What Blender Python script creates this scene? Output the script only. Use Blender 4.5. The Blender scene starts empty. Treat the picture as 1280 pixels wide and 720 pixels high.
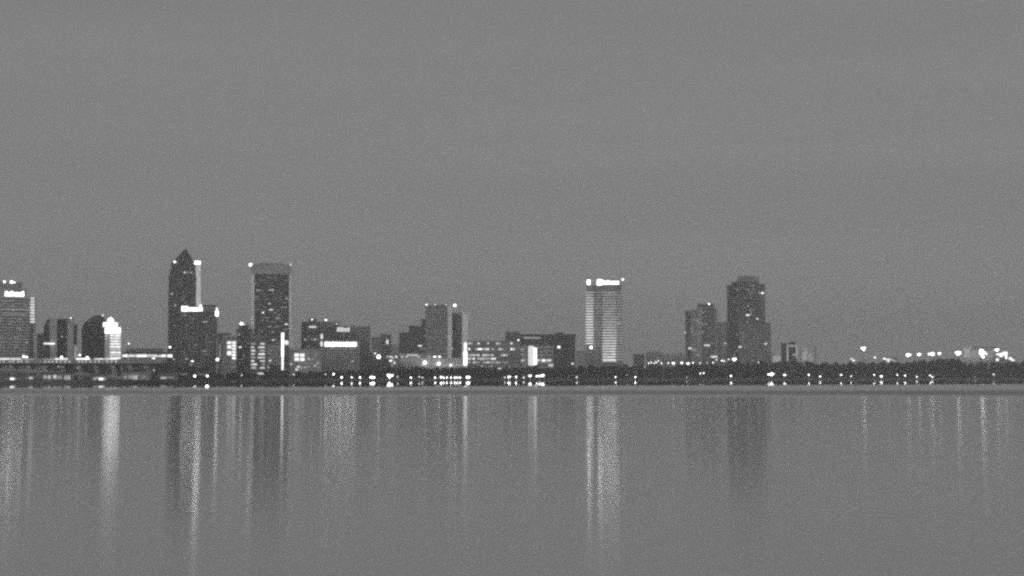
import bpy, math, random
from math import sin, cos, radians, pi
R = random.Random(7)
S = bpy.context.scene
COL = S.collection
# ------------------------------------------------------------------ camera model
F = 1900.0                       # focal length in units of a 1280 px wide frame
HZ = 470.5                       # eye-level line of the place
PIT = math.atan((HZ - 360) / F)
CAMZ = 4.0
def W(px, py, Y):
    dx = (px - 640) / F; dz = (360 - py) / F
    t = Y / (cos(PIT) - dz * sin(PIT))
    return dx * t, CAMZ + (sin(PIT) + dz * cos(PIT)) * t
def X_(px, Y, py=430): return W(px, py, Y)[0]
def Z_(py, Y): return W(640, py, Y)[1]
GZ = 1.6                         # ground height of the far bank

# ------------------------------------------------------------------ materials
def new_mat(name):
    m = bpy.data.materials.new(name); m.use_nodes = True
    nt = m.node_tree; nt.nodes.clear()
    out = nt.nodes.new('ShaderNodeOutputMaterial')
    return m, nt, out
def surf(name, base, rough=.7, var=.25, scale=.08, spec=.4, bump=0.0):
    m, nt, out = new_mat(name)
    p = nt.nodes.new('ShaderNodeBsdfPrincipled')
    p.inputs['Roughness'].default_value = rough
    p.inputs['Specular IOR Level'].default_value = spec
    tc = nt.nodes.new('ShaderNodeTexCoord')
    n = nt.nodes.new('ShaderNodeTexNoise'); n.inputs['Scale'].default_value = scale; n.inputs['Detail'].default_value = 6
    nt.links.new(tc.outputs['Object'], n.inputs['Vector'])
    mr = nt.nodes.new('ShaderNodeMapRange')
    mr.inputs['From Min'].default_value = .3; mr.inputs['From Max'].default_value = .7
    mr.inputs['To Min'].default_value = base * (1 - var); mr.inputs['To Max'].default_value = base * (1 + var)
    nt.links.new(n.outputs[0], mr.inputs[0])
    nt.links.new(mr.outputs[0], p.inputs['Base Color'])
    if bump:
        b = nt.nodes.new('ShaderNodeBump'); b.inputs['Strength'].default_value = bump
        nt.links.new(n.outputs[0], b.inputs['Height']); nt.links.new(b.outputs[0], p.inputs['Normal'])
    nt.links.new(p.outputs[0], out.inputs[0])
    return m
M = {}
M['dark_glass'] = surf('dark_glass', .04, .35, .5, .06, .35)
M['grey_glass'] = surf('grey_glass', .10, .35, .35, .08, .4)
M['dark_stone'] = surf('dark_stone', .055, .8, .3, .1)
M['mid_stone'] = surf('mid_stone', .22, .8, .25, .07)
M['concrete'] = surf('concrete', .36, .85, .2, .06)
M['pale_concrete'] = surf('pale_concrete', .55, .85, .15, .06)
M['light_concrete'] = surf('light_concrete', .45, .85, .15, .06)
M['white_paint'] = surf('white_paint', .8, .7, .1, .06)  # white parts; on the slab towers' edges it stands in for floodlighting
M['roofing'] = surf('roofing', .07, .9, .3, .1)
M['metal'] = surf('metal', .08, .5, .2, .5)
M['foliage'] = surf('foliage', .030, .85, .5, .35, .15)
M['bark'] = surf('bark', .05, .9, .3, 1.0)
M['soil'] = surf('soil', .05, .95, .4, .02, .2)
M['seawall'] = surf('seawall', .10, .9, .35, .15)
def emit(s, sample='NONE', base=.3, var=.3):
    key = 'lit_%g_%s' % (s, sample)
    if key in M: return M[key]
    m, nt, out = new_mat(key)
    e = nt.nodes.new('ShaderNodeEmission'); e.inputs['Color'].default_value = (1, 1, 1, 1)
    tc = nt.nodes.new('ShaderNodeTexCoord')
    n = nt.nodes.new('ShaderNodeTexNoise'); n.inputs['Scale'].default_value = .35
    nt.links.new(tc.outputs['Object'], n.inputs['Vector'])
    mr = nt.nodes.new('ShaderNodeMapRange'); mr.inputs['From Min'].default_value = .3; mr.inputs['From Max'].default_value = .7
    mr.inputs['To Min'].default_value = s * (1 - var); mr.inputs['To Max'].default_value = s * (1 + var)
    nt.links.new(n.outputs[0], mr.inputs[0]); nt.links.new(mr.outputs[0], e.inputs['Strength'])
    nt.links.new(e.outputs[0], out.inputs[0])
    m.cycles.emission_sampling = sample
    M[key] = m
    return m

# ------------------------------------------------------------------ mesh helpers
class MB:
    def __init__(s): s.v = []; s.f = []
    def box(s, x0, x1, y0, y1, z0, z1, tx=0, ty=0):
        n = len(s.v)
        for z, q in ((z0, 0), (z1, 1)):
            s.v += [(x0 + tx*q, y0 + ty*q, z), (x1 - tx*q, y0 + ty*q, z), (x1 - tx*q, y1 - ty*q, z), (x0 + tx*q, y1 - ty*q, z)]
        s.f += [(n, n+3, n+2, n+1), (n+4, n+5, n+6, n+7), (n, n+1, n+5, n+4), (n+1, n+2, n+6, n+5), (n+2, n+3, n+7, n+6), (n+3, n, n+4, n+7)]
        return s
    def prism(s, pts, y0, y1):           # outline in (x,z), extruded along y
        n = len(s.v); k = len(pts)
        s.v += [(x, y0, z) for x, z in pts] + [(x, y1, z) for x, z in pts]
        s.f += [tuple(range(n, n+k)), tuple(range(n+2*k-1, n+k-1, -1))]
        for i in range(k):
            j = (i+1) % k
            s.f.append((n+i, n+k+i, n+k+j, n+j))
        return s
    def tube(s, a, b, r0, r1, k=7):
        ax = [b[i]-a[i] for i in range(3)]; L = math.sqrt(sum(c*c for c in ax)) or 1; ax = [c/L for c in ax]
        u = (1, 0, 0) if abs(ax[0]) < .8 else (0, 1, 0)
        w = [ax[1]*u[2]-ax[2]*u[1], ax[2]*u[0]-ax[0]*u[2], ax[0]*u[1]-ax[1]*u[0]]
        l = math.sqrt(sum(c*c for c in w)); w = [c/l for c in w]
        u = [w[1]*ax[2]-w[2]*ax[1], w[2]*ax[0]-w[0]*ax[2], w[0]*ax[1]-w[1]*ax[0]]
        n = len(s.v)
        for p, r in ((a, r0), (b, r1)):
            for i in range(k):
                t = 2*pi*i/k
                s.v.append(tuple(p[j] + r*(cos(t)*u[j] + sin(t)*w[j]) for j in range(3)))
        for i in range(k):
            j = (i+1) % k; s.f.append((n+i, n+j, n+k+j, n+k+i))
        s.f += [tuple(range(n+k-1, n-1, -1)), tuple(range(n+k, n+2*k))]
        return s
    def ball(s, c, r, rz=None, k=8, m=6):
        rz = rz or r; n = len(s.v)
        s.v.append((c[0], c[1], c[2]-rz))
        for i in range(1, m):
            a = -pi/2 + pi*i/m
            for j in range(k):
                t = 2*pi*j/k; s.v.append((c[0]+r*cos(a)*cos(t), c[1]+r*cos(a)*sin(t), c[2]+rz*sin(a)))
        s.v.append((c[0], c[1], c[2]+rz)); top = len(s.v)-1
        for j in range(k):
            q = (j+1) % k
            s.f.append((n, n+1+q, n+1+j)); s.f.append((top, top-k+j, top-k+q))
            for i in range(m-2):
                a = n+1+i*k; s.f.append((a+j, a+q, a+k+q, a+k+j))
        return s
    def build(s, name, mat, parent=None, loc=(0, 0, 0)):
        me = bpy.data.meshes.new(name); me.from_pydata(s.v, [], s.f); me.update()
        me.materials.append(M[mat] if isinstance(mat, str) else mat)
        o = bpy.data.objects.new(name, me); COL.objects.link(o); o.location = loc
        if parent: o.parent = parent
        return o
def tag(o, label=None, cat=None, group=None, kind=None):
    if label: o['label'] = label
    if cat: o['category'] = cat
    if group: o['group'] = group
    if kind: o['kind'] = kind
    return o
def empty(name, loc, label, cat, group=None):
    o = bpy.data.objects.new(name, None); COL.objects.link(o); o.location = loc
    return tag(o, label, cat, group)

class B:
    """a building: pixel rectangles on the plane y = Y, turned into blocks of real depth"""
    def __init__(s, name, label, cat, Y, x0, x1, depth=32, group=None):
        s.Y = Y; s.d = depth; s.cx = (X_(x0, Y)+X_(x1, Y))/2
        s.o = empty(name, (s.cx, Y, GZ), label, cat, group)
        a = -math.atan(s.cx/Y); s.k = cos(a); s.o.rotation_euler = (0, 0, a)      # the block faces the river
    def x(s, px, py=430): return (X_(px, s.Y, py) - s.cx)*s.k
    def z(s, py): return Z_(py, s.Y) - GZ
    def block(s, part, mat, x0, x1, yt, yb=None, dy=0, dep=None, tx=0, bands=None, floor=3.7, bdep=.35, bh=1.1, parapet=True, piers=0, pmat=None):
        pm = (yt + (yb or 455))/2
        a, b = s.x(x0, pm), s.x(x1, pm); z0 = -1.0 if yb is None else s.z(yb); z1 = s.z(yt)
        dep = dep or s.d
        o = MB().box(a, b, dy, dy+dep, z0, z1, tx, tx).build(part, mat, s.o)
        if bands:
            mb = MB(); n = max(1, int((z1-z0)/floor)); e = bdep
            for i in range(n):
                zb = z1 - .2 - i*floor - bh
                if zb < z0: break
                mb.box(a-e, b+e, dy-e, dy+dep+e, zb, zb+bh)
            mb.build('floor_bands', bands, s.o)
        if piers:
            mb = MB(); e = (bdep + .15)
            for i in range(piers+1):
                xc = a + (b-a)*i/piers
                mb.box(xc-.45, xc+.45, dy-e, dy-.01, z0, z1+.3)
            mb.build('pilasters', pmat or bands or mat, s.o)
        if parapet and not tx:
            mb = MB(); t = .5; h = 1.1; e = .42
            mb.box(a-e, b+e, dy-e, dy-e+t, z1+.02, z1+h); mb.box(a-e, b+e, dy+dep+e-t, dy+dep+e, z1+.02, z1+h)
            mb.box(a-e, a-e+t, dy-e+t, dy+dep+e-t, z1+.02, z1+h); mb.box(b+e-t, b+e, dy-e+t, dy+dep+e-t, z1+.02, z1+h)
            mb.build('parapet', bands or mat, s.o)
        return o
    def poly(s, part, mat, pts, dy=0, dep=None):
        P = [(s.x(px, py), s.z(py)) for px, py in pts]
        return MB().prism(P, dy, dy+(dep or s.d)).build(part, mat, s.o)
    def lit(s, x0, y0, x1, y1, e=1.0, dy=0, name='window', sample='NONE'):
        a, b = s.x(x0, y0), s.x(x1, y0); z0, z1 = s.z(y1), s.z(y0)
        return MB().box(a, b, dy-.75, dy-.45, z0, z1).build(name, emit(e, sample), s.o)
    def dots(s, pts, e=1.0, dy=0, w=1.8, h=1.2, name='window'):
        for p in pts:
            x, y = p[:2]; k = p[2] if len(p) > 2 else 1
            ww = p[3] if len(p) > 3 else w
            s.lit(x-ww/2, y-h/2, x+ww/2, y+h/2, round(e*k, 2), dy, name)
    def grid(s, x0, x1, ys, nx, prob, es, dy=0, w=.6, h=1.3, name='window'):
        st = (x1-x0)/nx
        for y in ys:
            for i in range(nx):
                if R.random() < prob:
                    s.lit(x0+i*st, y-h/2, x0+(i+w)*st, y+h/2, R.choice(es), dy, name)
    def beacon(s, px, py, e=8, r=.6, dy=2, foot=None):
        a, z = s.x(px, py), s.z(py); zf = s.z(foot) if foot else z-3
        e *= 2.2; r *= 1.12
        if e > 6: r *= (e/6)**.22; e = 6
        m = MB().tube((a, dy, zf), (a, dy, z-r*.6), .16, .12).build('mast', 'metal', s.o)
        MB().ball((0, 0, 0), r).build('beacon', emit(round(e, 1), 'AUTO' if e > 5.9 else 'NONE'), m, (a, dy, z))
    def units(s, x0, x1, yroof, n=3, dy=6, hmax=4, seed=1):
        r = random.Random(seed); mb = MB(); a, b = s.x(x0, yroof), s.x(x1, yroof); z = s.z(yroof)
        for i in range(n):
            c = a + (b-a)*(i+.5)/n; w = (b-a)/n*r.uniform(.2, .38); h = r.uniform(1.2, hmax)
            mb.box(c-w, c+w, dy+r.uniform(0, 3), dy+r.uniform(6, 12), z+.03, z+h)
        mb.build('roof_plant', 'roofing', s.o)
    def sign(s, x0, x1, y0, y1, e=3, dy=0, big=None, n=8, seed=2):
        """glowing raised letters on a slim tray; the photograph only shows their glow"""
        r = random.Random(seed); mb = MB(); a, b = s.x(x0, y0), s.x(x1, y0); zt, zb = s.z(y0), s.z(y1); H = zt-zb
        st = (b-a)/n
        for i in range(n):
            h = H*(1 if (i == 0 or r.random() < .3) else .78); l = a+i*st
            mb.box(l, l+st*.28, dy-1.2, dy-.7, zb, zb+h)
            mb.box(l+st*.28, l+st*.86, dy-1.2, dy-.7, zb, zb+H*.26)
            mb.box(l+st*.28, l+st*.86, dy-1.2, dy-.7, zb+h-H*.26, zb+h)
            if r.random() < .6: mb.box(l+st*.58, l+st*.86, dy-1.2, dy-.7, zb+H*.26, zb+h-H*.26)
        if big: mb.box(s.x(big[0]), s.x(big[1]), dy-1.25, dy-.7, s.z(big[3]), s.z(big[2]))
        sg = mb.build('illuminated_sign', emit(e, 'AUTO'), s.o)
        MB().box(a-.5, b+.5, dy-.65, dy-.3, zb-.6, zt+.4).build('sign_tray', 'metal', sg)
        return sg

# ------------------------------------------------------------------ shore line
SH = [(-1400, 860), (-400, 880), (0, 894), (150, 905), (215, 980), (258, 1170), (300, 1400), (400, 1480), (520, 1550), (760, 1750), (1000, 1930), (1280, 2100), (1700, 2250), (2700, 2400)]
def shoreY(px):
    for (a, b), (c, d) in zip(SH, SH[1:]):
        if px <= c: return b + (d-b)*(px-a)/(c-a)
    return SH[-1][1]

W_ROUGH = .103; W_ANISO = .41
# ------------------------------------------------------------------ setting
def setting():
    # river: one sheet
    m, nt, out = new_mat('river_water')
    L = nt.links.new; N = nt.nodes.new
    tc = N('ShaderNodeTexCoord'); sp = N('ShaderNodeSeparateXYZ'); L(tc.outputs['Object'], sp.inputs[0])
    def math_(op, a, b):
        n = N('ShaderNodeMath'); n.operation = op
        for i, q in enumerate((a, b)):
            if isinstance(q, (int, float)): n.inputs[i].default_value = q
            else: L(q, n.inputs[i])
        return n.outputs[0]
    mp = N('ShaderNodeMapping'); mp.inputs['Scale'].default_value = (.004, .012, 1); L(tc.outputs['Object'], mp.inputs[0])
    nz = N('ShaderNodeTexNoise'); nz.inputs['Scale'].default_value = 1; nz.inputs['Detail'].default_value = 3; L(mp.outputs[0], nz.inputs['Vector'])
    # bearing (x / y) shears the wind bands: they lie nearer on the left
    bear = math_('DIVIDE', sp.outputs[0], math_('MAXIMUM', sp.outputs[1], 20.0))
    wob = math_('MULTIPLY', math_('SUBTRACT', nz.outputs[0], .5), 3.2)
    inv = math_('MULTIPLY', math_('DIVIDE', 4.0, math_('MAXIMUM', sp.outputs[1], 20.0)), F)
    v1 = math_('ADD', math_('ADD', inv, math_('MULTIPLY', bear, 8.0)), wob)
    v2 = math_('ADD', math_('ADD', inv, math_('MULTIPLY', bear, -2.0)), wob)
    def mrange(q, a, b, c, d):
        n = N('ShaderNodeMapRange'); n.interpolation_type = 'SMOOTHSTEP'; L(q, n.inputs[0])
        for k_, t in zip(('From Min', 'From Max', 'To Min', 'To Max'), (a, b, c, d)): n.inputs[k_].default_value = t
        return n.outputs[0]
    far = mrange(v1, 11.5, 14.0, 0, 1)                        # sheltered calm water under the bank -> wind-ruffled
    near = mrange(v2, 23.6, 25.4, 1, 0)                       # ruffled -> smooth swell towards the viewer
    wind = math_('MULTIPLY', far, near)
    dark = math_('MULTIPLY', mrange(v2, 15.5, 18.5, 0, 1), mrange(v2, 21.0, 24.5, 1, 0))
    calm = mrange(v1, 11.5, 14.0, .016, W_ROUGH)
    rough = math_('ADD', calm, math_('ADD', math_('MULTIPLY', wind, .17), math_('MULTIPLY', dark, .16)))
    tint = math_('SUBTRACT', .93, math_('ADD', math_('MULTIPLY', wind, .13), math_('MULTIPLY', dark, .36)))
    g = N('ShaderNodeBsdfAnisotropic') if hasattr(bpy.types, 'ShaderNodeBsdfAnisotropic') else N('ShaderNodeBsdfGlossy')
    g.inputs['Anisotropy'].default_value = W_ANISO
    L(rough, g.inputs['Roughness']); L(tint, g.inputs['Color'])
    tg = N('ShaderNodeCombineXYZ'); tg.inputs[0].default_value = 1; L(tg.outputs[0], g.inputs['Tangent'])
    # small ripples near the camera
    mp2 = N('ShaderNodeMapping'); mp2.inputs['Scale'].default_value = (.25, 1.2, 1); L(tc.outputs['Object'], mp2.inputs[0])
    n2 = N('ShaderNodeTexNoise'); n2.inputs['Scale'].default_value = 1; n2.inputs['Detail'].default_value = 4; L(mp2.outputs[0], n2.inputs['Vector'])
    bp = N('ShaderNodeBump'); bp.inputs['Strength'].default_value = .04; bp.inputs['Distance'].default_value = .02; L(n2.outputs[0], bp.inputs['Height'])
    L(bp.outputs[0], g.inputs['Normal'])
    d = N('ShaderNodeBsdfDiffuse'); d.inputs['Color'].default_value = (.05, .05, .05, 1)
    fr = N('ShaderNodeLayerWeight'); fr.inputs['Blend'].default_value = .5
    mx = N('ShaderNodeMixShader')
    mr = N('ShaderNodeMapRange'); mr.inputs['From Min'].default_value = .7; mr.inputs['From Max'].default_value = 1
    mr.inputs['To Min'].default_value = .65; mr.inputs['To Max'].default_value = 1
    L(fr.outputs['Facing'], mr.inputs[0]); L(mr.outputs[0], mx.inputs[0])
    L(d.outputs[0], mx.inputs[1]); L(g.outputs[0], mx.inputs[2]); L(mx.outputs[0], out.inputs[0])
    M['water'] = m
    XL = 4500
    ys = [-280, -60, 0, 15, 40, 100, 250, 600, 1400, 3000, 6500]
    mb = MB()
    for y in ys: mb.v += [(-XL, y, 0), (XL, y, 0)]
    for i in range(len(ys)-1): mb.f.append((2*i, 2*i+1, 2*i+3, 2*i+2))
    tag(mb.build('river_water', 'water'), 'calm grey river with long vertical light streaks', kind='structure')
    # land of the far bank, with the vertical seawall edge
    pts = [(X_(p, y, 474), y) for p, y in SH]
    pts = [(-4490, 860)] + [q for q in pts if -4400 < q[0] < 4400] + [(4490, 2450)]
    mb = MB(); k = len(pts)
    mb.v = [(x, y+3, GZ) for x, y in pts] + [(4490, 6490, GZ), (-4490, 6490, GZ)]
    mb.f = [tuple(range(k+2))]
    tag(mb.build('ground', 'soil'), 'dark low ground of the far bank', kind='structure')
    mb = MB()
    fine = []
    for (x0, y0), (x1, y1) in zip(pts, pts[1:]):
        n = max(1, int(math.hypot(x1-x0, y1-y0)/30))
        for i in range(n): fine.append((x0+(x1-x0)*i/n, y0+(y1-y0)*i/n))
    fine.append(pts[-1])
    for (x0, y0), (x1, y1) in zip(fine, fine[1:]):
        n = len(mb.v)
        z = GZ + .25
        mb.v += [(x0, y0, -1), (x1, y1, -1), (x1, y1, z), (x0, y0, z), (x1, y1+2.9, z), (x0, y0+2.9, z), (x1, y1+2.9, -1), (x0, y0+2.9, -1)]
        mb.f += [(n, n+1, n+2, n+3), (n+3, n+2, n+4, n+5), (n+5, n+4, n+6, n+7)]
    tag(mb.build('seawall', 'seawall'), 'low dark concrete seawall along the far bank of the river', 'wall')
setting()

# ------------------------------------------------------------------ trees
def leafmass(mb, c, rx, ry, rz, n, size, r):
    for _ in range(n):
        while True:
            a, b, d = r.uniform(-1, 1), r.uniform(-1, 1), r.uniform(-1, 1)
            q = a*a+b*b+d*d
            if .18 < q < 1: break
        p = (c[0]+a*rx, c[1]+b*ry, c[2]+d*rz)
        s = size*r.uniform(.6, 1.4)
        u = [r.gauss(0, 1) for _ in range(3)]; l = math.sqrt(sum(t*t for t in u)); u = [t/l*s for t in u]
        w = [r.gauss(0, 1) for _ in range(3)]; dt = sum(i*j for i, j in zip(u, w))/(s*s); w = [j-dt*i for i, j in zip(u, w)]
        l = math.sqrt(sum(t*t for t in w)); w = [t/l*s*.8 for t in w]
        k = len(mb.v)
        for e, f in ((-1, -.5), (.2, -1), (1, .3), (-.3, 1)):
            mb.v.append(tuple(p[i]+e*u[i]+f*w[i] for i in range(3)))
        mb.f.append((k, k+1, k+2, k+3))
def tree_into(cr, tr, x, y, h, r, spread=1.0, low=True, dens=1.0):
    w = h*.36*spread
    tr.tube((x, y, GZ-.3), (x+r.uniform(-1, 1), y, GZ+h*.5), .45, .22, 6)
    for i in range(4):
        a = r.uniform(0, 2*pi)
        tr.tube((x, y, GZ+h*.3), (x+cos(a)*w*.6, y+sin(a)*w*.6, GZ+h*r.uniform(.5, .8)), .2, .07, 5)
    n = r.randint(6, 9)
    for i in range(n):
        a = r.uniform(0, 2*pi); q = r.uniform(.1, .75)*w
        zc = GZ+h*r.uniform(.35, .82)
        leafmass(cr, (x+cos(a)*q, y+sin(a)*q, zc), w*r.uniform(.35, .6), w*r.uniform(.35, .6), h*r.uniform(.1, .17), int(60*dens), h*.045, r)
    if low:
        for i in range(3):
            leafmass(cr, (x+r.uniform(-w, w), y-r.uniform(2, 8), GZ+h*.14), w*.8, w*.5, h*.2, int(60*dens), h*.05, r)
def treeline(label, name, x0, x1, top, inset, seed, step=9, rows=2):
    r = random.Random(seed); cr = MB(); tr = MB()
    px = x0
    while px < x1:
        for k in range(rows):
            Y = shoreY(px)+inset+k*16+r.uniform(-4, 4)
            ty = top(px)+r.choice((-.6, 0, .6, 1.4, 2.6))+r.uniform(-.4, .8)+ (0 if k else 2.0)
            h = Z_(ty, Y)-GZ
            if h > 3: tree_into(cr, tr, X_(px+r.uniform(-3, 3), Y, 465), Y, h*1.02, r, spread=min(1.3, 11/h*1.1))
        px += step*r.uniform(.5, 1.0)*(1500/shoreY(px))
    k = len(cr.v); o = cr.build(name, 'foliage')
    tag(o, label, 'trees', kind='stuff')
    t = tr.build('trunks', 'bark', o)
def lerp(tab):
    def f(x):
        if x <= tab[0][0]: return tab[0][1]
        for (a, b), (c, d) in zip(tab, tab[1:]):
            if x <= c: return b+(d-b)*(x-a)/(c-a)
        return tab[-1][1]
    return f
top = lerp([(240, 467), (270, 465), (330, 464), (400, 463), (450, 461), (480, 460), (492, 457), (600, 457.5), (700, 458), (735, 455), (850, 454), (905, 452), (980, 450.5), (1050, 452), (1100, 450.5), (1150, 451.2), (1161, 449), (1170, 447.4), (1190, 446.8), (1200, 448.2), (1208, 450.2), (1240, 450.6), (1262, 451.4), (1300, 449.6)])
treeline('dark mass of low trees along the bank below the downtown towers', 'bank_trees', 245, 486, top, 20, 1, 7)
treeline('dark belt of trees on the far bank below the middle buildings', 'bank_trees', 489, 735, top, 20, 2, 8)
treeline('long dark wood along the far bank on the right half of the river', 'bank_wood', 738, 1460, top, 20, 3, 8)
treeline('low dark shrubs on the near end of the bank under the elevated road', 'bank_shrubs', -160, 240, lerp([(-160, 473), (60, 474), (130, 476), (240, 472)]), 6, 4, 12, 1)
def big_tree(px, ytop, Y, label, seed, sp=1.0):
    r = random.Random(seed); cr = MB(); tr = MB(); h = Z_(ytop, Y)-GZ; x = X_(px, Y, 460)
    tree_into(cr, tr, 0, 0, h, r, sp, False, 2.0)
    o = empty('broadleaf_tree', (x, Y, 0), label, 'tree')
    cr.build('crown', 'foliage', o); tr.build('trunk', 'bark', o)
big_tree(1173, 446.3, 2110, 'tall dark tree standing above the wood, left one of the two by the pale building', 11, 1.1)
big_tree(1192, 445.2, 2105, 'tallest dark tree above the wood, directly left of the pale building', 12, 1.1)
big_tree(1147, 448.8, 2100, 'rounded dark tree poking above the wood under the floodlight row', 13, 1.0)
big_tree(1062, 450.2, 2080, 'dark tree top above the wood, left of the tall lone lamp', 14, .7)
big_tree(1090, 450, 2090, 'dark tree top above the wood, right of the tall lone lamp', 15, .7)

# ------------------------------------------------------------------ buildings
def left_group():
    b = B('office_tower', 'wide striped office tower with a glowing rooftop sign at the left edge', 'skyscraper', 1500, -14, 44, 40)
    b.block('tower_block', 'grey_glass', -14, 37, 371.5, bands='pale_concrete', floor=2.9, bh=1.25)
    b.block('side_wing', 'grey_glass', 37.3, 44.3, 371.5, dy=1, dep=32, bands='mid_stone', floor=2.6, bh=.7, parapet=False)
    b.block('crown_block', 'concrete', -10, 33, 362, 371.2, dy=2, dep=30)
    b.block('penthouse', 'mid_stone', -6, 27, 353.5, 361.5, dy=6, dep=22)
    b.sign(6.5, 30.5, 364.2, 370.2, e=4, dy=1.5, n=7)
    for i in range(9): b.lit(36.6+.15*i, 371.8+i*3.65, 43.6, 374.0+i*3.65, .95, dy=1)
    for i in range(10): b.lit(42.2, 406+i*3.5, 43.6, 407.5+i*3.5, .35, dy=1)
    b.beacon(5.5, 352.3, 4, .7, foot=353.5); b.beacon(14.5, 352.3, 9, .8, foot=353.5); b.beacon(18, 352.6, 2, .6, foot=353.5)
    b.grid(-2, 36, [376+i*5.8 for i in range(12)], 9, .3, (.16, .22, .3), dy=-.2, w=.8)
    b.lit(0, 386.2, 36, 387.6, .30); b.lit(2, 392, 34, 393, .24)
    # three-bayed block
    b = B('office_block', 'mid-rise block of alternating dark glass and pale concrete bays by the left tower', 'building', 1460, 45, 97, 30)
    b.block('low_wing', 'dark_stone', 46, 54.5, 418, bands='mid_stone')
    b.block('concrete_bay', 'light_concrete', 62, 71.5, 399)
    b.block('concrete_bay', 'light_concrete', 82, 92, 399)
    b.block('glass_bay', 'dark_glass', 71.8, 81.7, 400, dy=-2, bands='dark_stone', piers=3)
    b.poly('glass_bay', 'dark_glass', [(54.6, 455), (54.6, 409), (57, 404), (60, 399), (61.8, 399), (61.8, 455)], dy=-1.5)
    b.block('glass_bay', 'dark_glass', 92.2, 96, 407, dy=-1, bands='dark_stone')
    b.lit(54.6, 428.8, 68.8, 430.6, 1.6, dy=-2.5); b.lit(93, 431.5, 95.8, 449, .33, dy=-1, name='stair_window')
    b.beacon(88.5, 397.5, 2.2, .6, foot=399); b.dots([(77.5, 421, .6)], dy=-2)
    # dark arched block
    b = B('arched_tower', 'dark tower with a curved shoulder standing left of the brightly lit tower', 'building', 1480, 101, 132, 30)
    b.poly('tower_block', 'dark_glass', [(102, 455), (102, 411), (105, 404.5), (110, 400), (115, 396.5), (120, 393.8), (125, 394), (131, 397), (131, 455)])
    mb = MB()
    for i in range(13):
        y = 402+i*3.9; xl = 102.2 if y > 411 else 106
        mb.box(b.x(xl, y), b.x(131, y), -.4, 30.3, b.z(y+1), b.z(y))
    mb.build('floor_bands', 'dark_stone', b.o)
    b.beacon(128.5, 394, 1.2, .5, foot=396)
    # bright stepped block
    b = B('floodlit_tower', 'brilliantly lit stepped tower with glowing floor bars', 'skyscraper', 1440, 129, 151, 26)
    b.block('tower_block', 'pale_concrete', 131.2, 151, 417.2)
    b.block('crown_block', 'pale_concrete', 131, 151, 409.2, 417, dep=24)
    b.block('crown_step', 'pale_concrete', 129, 147, 403.4, 409, dy=1, dep=20)
    b.lit(131.2, 409.6, 150.8, 416.6, 3.2, name='lit_crown'); b.lit(129.2, 403.6, 146.8, 408.7, 3.2, dy=1, name='lit_crown')
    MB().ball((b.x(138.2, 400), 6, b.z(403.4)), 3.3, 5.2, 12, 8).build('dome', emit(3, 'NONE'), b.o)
    for i in range(9): b.lit(137.6, 418.5+i*3.55, 150.8, 420.1+i*3.55, (1.5, 1.4, 1.2, 1.4, 1.5, .7, 1.4, .9, 1.5)[i])
    b.lit(132, 419, 134, 420.6, .9); b.lit(132, 423, 134, 424.4, .7)
    b.lit(131.6, 426, 137, 450, .20, dy=.2, name='stair_window')
    # long low block with a strip of light
    b = B('riverside_hall', 'long low building with one bright strip of windows left of the pointed tower', 'building', 1400, 153, 217, 24)
    b.block('hall', 'dark_stone', 153, 217, 441.5); b.block('upper_hall', 'mid_stone', 158, 205, 437, 441.2, dy=4, dep=14); 
    for i, (a, c) in enumerate([(153, 159.5), (160.2, 170), (170.6, 184), (184.6, 196), (201, 207.5), (209, 215.5)]): b.lit(a, 443.2, c, 446.4, (1.3, .8, 1.3, .9, 1.4, 1.5)[i], name='window')
    b.lit(196.2, 443.8, 200.6, 446.2, .7)
    b.beacon(161, 429.5, 1.6, .5, foot=437); b.beacon(212.5, 433.8, 3.5, .6, foot=441)
    b.dots([(160.5, 449, 2.0), (183.5, 452, 1.6), (192, 448.5, 4, 3.4), (217, 449, .6)], h=1.8)
left_group()

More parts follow.
